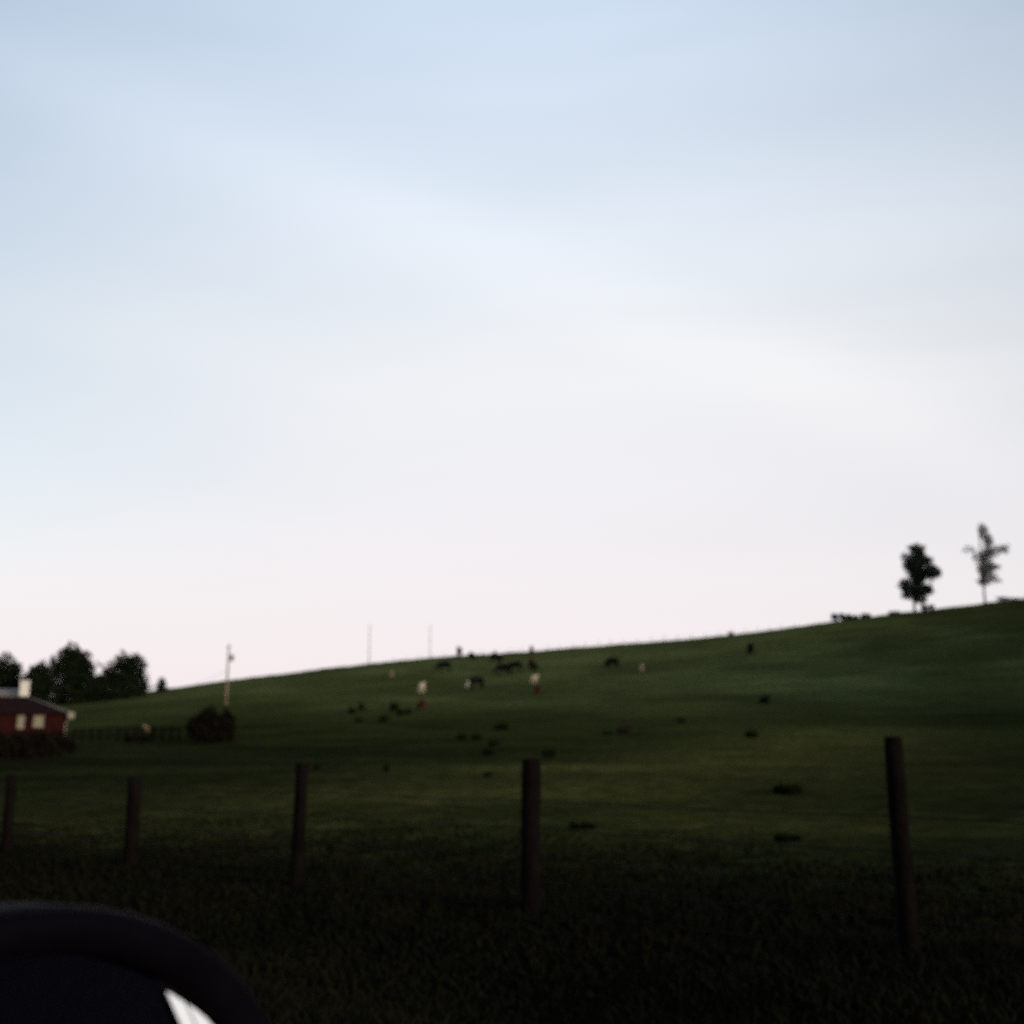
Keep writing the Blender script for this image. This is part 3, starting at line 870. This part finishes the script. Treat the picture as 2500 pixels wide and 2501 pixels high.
spots = [  # centre px, width px, height px, label
    (860, 1743, 22, 16, 'dark weed clump, outer one of the pair left of the rust-red cow'),
    (884, 1735, 20, 18, 'dark weed clump, inner and higher one of the pair left of the rust-red cow'),
    (963, 1737, 24, 22, 'tallest dark weed clump between the tan calf and the rust-red cow'),
    (979, 1747, 22, 16, 'dark weed clump leaning against the tallest clump left of the rust-red cow'),
    (999, 1744, 18, 13, 'faint weed clump closest to the rust-red cow'),
    (938, 1764, 26, 16, 'dark weed clump alone below the tallest clump'),
    (877, 1763, 22, 10, 'flat faint weed clump below the left pair of clumps'),
    (1226, 1783, 38, 17, 'broad dark weed clump above the fence post in the middle'),
    (1130, 1806, 34, 14, 'flat weed clump, left one of two side by side'),
    (1164, 1806, 30, 14, 'flat weed clump, right one of two side by side'),
    (1206, 1822, 28, 14, 'small weed clump up the slope from the middle fence post'),
    (1194, 1846, 36, 18, 'dark weed clump just left of the top of the middle fence post'),
    (1340, 1850, 36, 20, 'dark weed clump just right of the top of the middle fence post'),
    (1482, 1795, 30, 10, 'flat weed clump beside the lying brown calf'),
    (1834, 1802, 34, 18, 'dark weed clump beside the straw-coloured strip of grass'),
    (1662, 1765, 22, 11, 'small faint weed clump right of the lying brown calf'),
    (1192, 1897, 26, 12, 'small low weed clump in straw-coloured grass beside the middle post'),
    (1422, 2024, 70, 15, 'wide dark weed clump right of the middle fence post, low in the field'),
    (1922, 1936, 90, 20, 'widest dark weed clump, left of the fence post in the shade'),
    (1922, 2052, 70, 15, 'dark weed clump below the widest one, near the ditch'),
    (776, 1880, 22, 16, 'small weed clump just right of the top of the second fence post'),
    (944, 1886, 16, 22, 'narrow upright weed clump between the two clearest fence posts'),
]
for i, (px, py, w, h, lab) in enumerate(spots):
    g = hit(px, py)
    o = tufts[i] if i < 3 else tufts[i % 3].copy()
    if i >= 3: COL.objects.link(o); o.name = 'weed_clump'
    kx = g.y / FPX
    o.location = g; o.rotation_euler = (0, 0, i * 1.3); o.scale = (w * kx * .42, w * kx * .42, h * kx * 1.0)
    tag(o, lab, 'weed clump', 'dark weed clumps on the pasture')

# ------------------------------------------------------------------ the car one looks out of
car = empty('car', (0, 0, .02), math.atan2(FH[1], FH[0]))     # local x: forward, local y: to the far side; -y faces the pasture
def CL(f, o, z): return (f, -o, z)
def section(f, o0, o1, z0, z1, n=20, p=4.5):
    c = ((o0 + o1) / 2, (z0 + z1) / 2); a, b = (o1 - o0) / 2, (z1 - z0) / 2
    out = []
    for q in range(n):
        t = 2 * math.pi * q / n + math.pi / n
        ct, s_ = math.cos(t), math.sin(t)
        out.append(CL(f, c[0] + a * math.copysign(abs(ct) ** (2 / p), ct), c[1] + b * math.copysign(abs(s_) ** (2 / p), s_)))
    return out
m = MB()
secs = [(2.12, -1.40, -.10, .34, .58), (2.04, -1.52, .02, .27, .68), (1.7, -1.60, .07, .24, .78), (1.1, -1.62, .09, .22, .87), (.75, -1.63, .095, .22, .92), (0, -1.64, .095, .22, .90), (-.9, -1.64, .095, .22, .92),
        (-1.5, -1.62, .085, .24, .96), (-2.0, -1.55, .05, .28, .95), (-2.22, -1.46, -.04, .36, .84)]
vs = []; n = 20
for s_ in secs: vs += section(*s_)
fs = [(i * n + q, i * n + (q + 1) % n, (i + 1) * n + (q + 1) % n, (i + 1) * n + q) for i in range(len(secs) - 1) for q in range(n)]
fs += [tuple(range(n - 1, -1, -1)), tuple((len(secs) - 1) * n + q for q in range(n))]
m.add(vs, fs); m.build('body', M['car_paint'], car, smooth=True)
m = MB()
rv = []
rs = [(.30, 1.37), (.05, 1.44), (-.6, 1.47), (-1.1, 1.44), (-1.45, 1.38)]
n = 14
for f, z in rs: rv += section(f, -1.38, -.16, z - .045, z + .02, n, 3.5)
m.add(rv, [(i * n + q, i * n + (q + 1) % n, (i + 1) * n + (q + 1) % n, (i + 1) * n + q) for i in range(len(rs) - 1) for q in range(n)] + [tuple(range(n)), tuple((len(rs) - 1) * n + q for q in range(n))])
rf = m.build('roof', M['car_paint'], car, smooth=True)
for o_b, o_t in ((.05, -.19), (-1.59, -1.35)):
    for (fb, ft, zt, w) in ((.92, .28, 1.37, .05), (-.42, -.46, 1.44, .055), (-1.75, -1.42, 1.37, .08)):
        m = MB(); m.tube([CL(fb, o_b, .86), CL((fb + ft) / 2, (o_b + o_t) / 2 + .02, (.86 + zt) / 2 + .02), CL(ft, o_t, zt)], [w * 1.2, w, w], 8); m.build('pillar', M['car_paint'], car, smooth=True)
m = MB(); m.box(CL(.25, .097, .56), (1.08, .012, .56)); d_ = m.build('door', M['car_paint'], car, bevel=.004)
m = MB(); m.box(CL(-.16, .115, .74), (.2, .03, .03)); m.build('handle', M['black_plastic'], d_, bevel=.006)
for f in (1.35, -1.35):
    for o_ in (-.04, -1.52):
        m = MB()
        c = Vector(CL(f, o_, .31))
        m.tube([c + Vector((0, q, 0)) for q in (-.13, -.10, .10, .13)], [.27, .315, .315, .27], 24); w = m.build('wheel', M['rubber'], car, smooth=True)
        m = MB(); m.tube([c + Vector((0, q, 0)) for q in (-.145, .145)], .19, 18); m.build('rim', M['alloy'], w)

# door mirror: a deep rounded shell, open to the rear; its glass has a flat main part and an outer part bent outwards
s, c = math.sin(PITCH), math.cos(PITCH)
MD, MCX, MCY = .45, -.465, -.528
mw = Vector((MD * MCX, MD * (c - MCY * s), CAM.z + MD * (s + MCY * c)))
mf = mw.x * FH[0] + mw.y * FH[1]; mo = mw.x * OH[0] + mw.y * OH[1]
MIR_W, MIR_H = .141, .108
def mpt(f, a, b): return CL(mf + f, mo + a, mw.z - .0555 + b)
def mring(f, k, n=48, p=1.92):
    out = []
    for q in range(n):
        t = 2 * math.pi * q / n
        ct, s_ = math.cos(t), math.sin(t)
        out.append(mpt(f, MIR_W * k * math.copysign(abs(ct) ** (2 / p), ct), MIR_H * k * math.copysign(abs(s_) ** (2 / p), s_)))
    return out
m = MB(); n = 48
rings = [(.160, .25), (.152, .48), (.128, .72), (.080, .91), (.025, .985), (-.004, 1.0), (-.013, .985), (-.016, .95), (-.014, .87), (-.009, .82), (.060, .815), (.098, .80), (.10, .25)]
vs = []
for f, k_ in rings: vs += mring(f, k_)
fs = [(i * n + q, i * n + (q + 1) % n, (i + 1) * n + (q + 1) % n, (i + 1) * n + q) for i in range(len(rings) - 1) for q in range(n)]
fs += [tuple(range(n)), tuple((len(rings) - 1) * n + q for q in range(n))]
m.add(vs, fs)
mir = m.build('side_mirror', M['black_plastic'], car, smooth=True)
# the flat main glass is turned to the driver; a small blind-spot glass in its upper outer corner looks out along the roadside
def edge_a(b): return .073 - .42 * (b - .017 - .0487)
def main_depth(a, b): return .002 - math.tan(R(30)) * (a - edge_a(b)) + math.tan(R(-5)) * (b - .05)
def spot_depth(a, b): return -.003 + math.tan(R(-6)) * (a - .085) + math.tan(R(13)) * (b - .055)
def gface(name, mat, depth, lo, hi, b0, parent):
    """the part of the glass between two offsets from its slanting seam"""
    m = MB(); k_ = .81; NA, NB = 14, 24
    vs, fs = [], []
    for j in range(NB + 1):
        b = b0 + (MIR_H * k_ * .999 - b0) * j / NB
        w_ = MIR_W * k_ * max(0, 1 - (abs(b) / (MIR_H * k_)) ** 1.92) ** (1 / 1.92)
        fa = edge_a(b)
        a0 = min(max(-w_, fa + lo), w_); a1 = max(min(w_, fa + hi), -w_)
        if a1 < a0: a1 = a0
        for i in range(NA + 1):
            a = a0 + (a1 - a0) * i / NA
            vs.append(mpt(depth(a, b), a, b))
    for j in range(NB):
        for i in range(NA):
            q = j * (NA + 1) + i
            fs.append((q, q + 1, q + NA + 2, q + NA + 1))
    m.add(vs, fs)
    o = m.build(name, mat, parent)
    bm = bmesh.new(); bm.from_mesh(o.data); bmesh.ops.dissolve_degenerate(bm, dist=1e-5, edges=bm.edges); bm.to_mesh(o.data); bm.free()
    sm = o.modifiers.new('thick', 'SOLIDIFY'); sm.thickness = .002; sm.offset = 0
    return o
gface('mirror_glass', M['mirror'], main_depth, -1, 0, -MIR_H * .809, mir)
sp_ = gface('blind_spot_glass', M['mirror'], spot_depth, .0005, .0069, -.035, mir)
sp_ = gface('blind_spot_glass', M['mirror'], spot_depth, .0077, 1, -.035, mir)
m = MB(); m.tube([CL(mf + .05, mo - .10, mw.z - .09), CL(mf + .12, .11, .92), CL(mf + .14, .06, .86)], [.035, .04, .05], 10); m.build('mirror_arm', M['black_plastic'], mir, smooth=True)
tag(car, 'black car with a rounded black door mirror, on the road by the pasture', 'car')
bpy.context.view_layer.update()
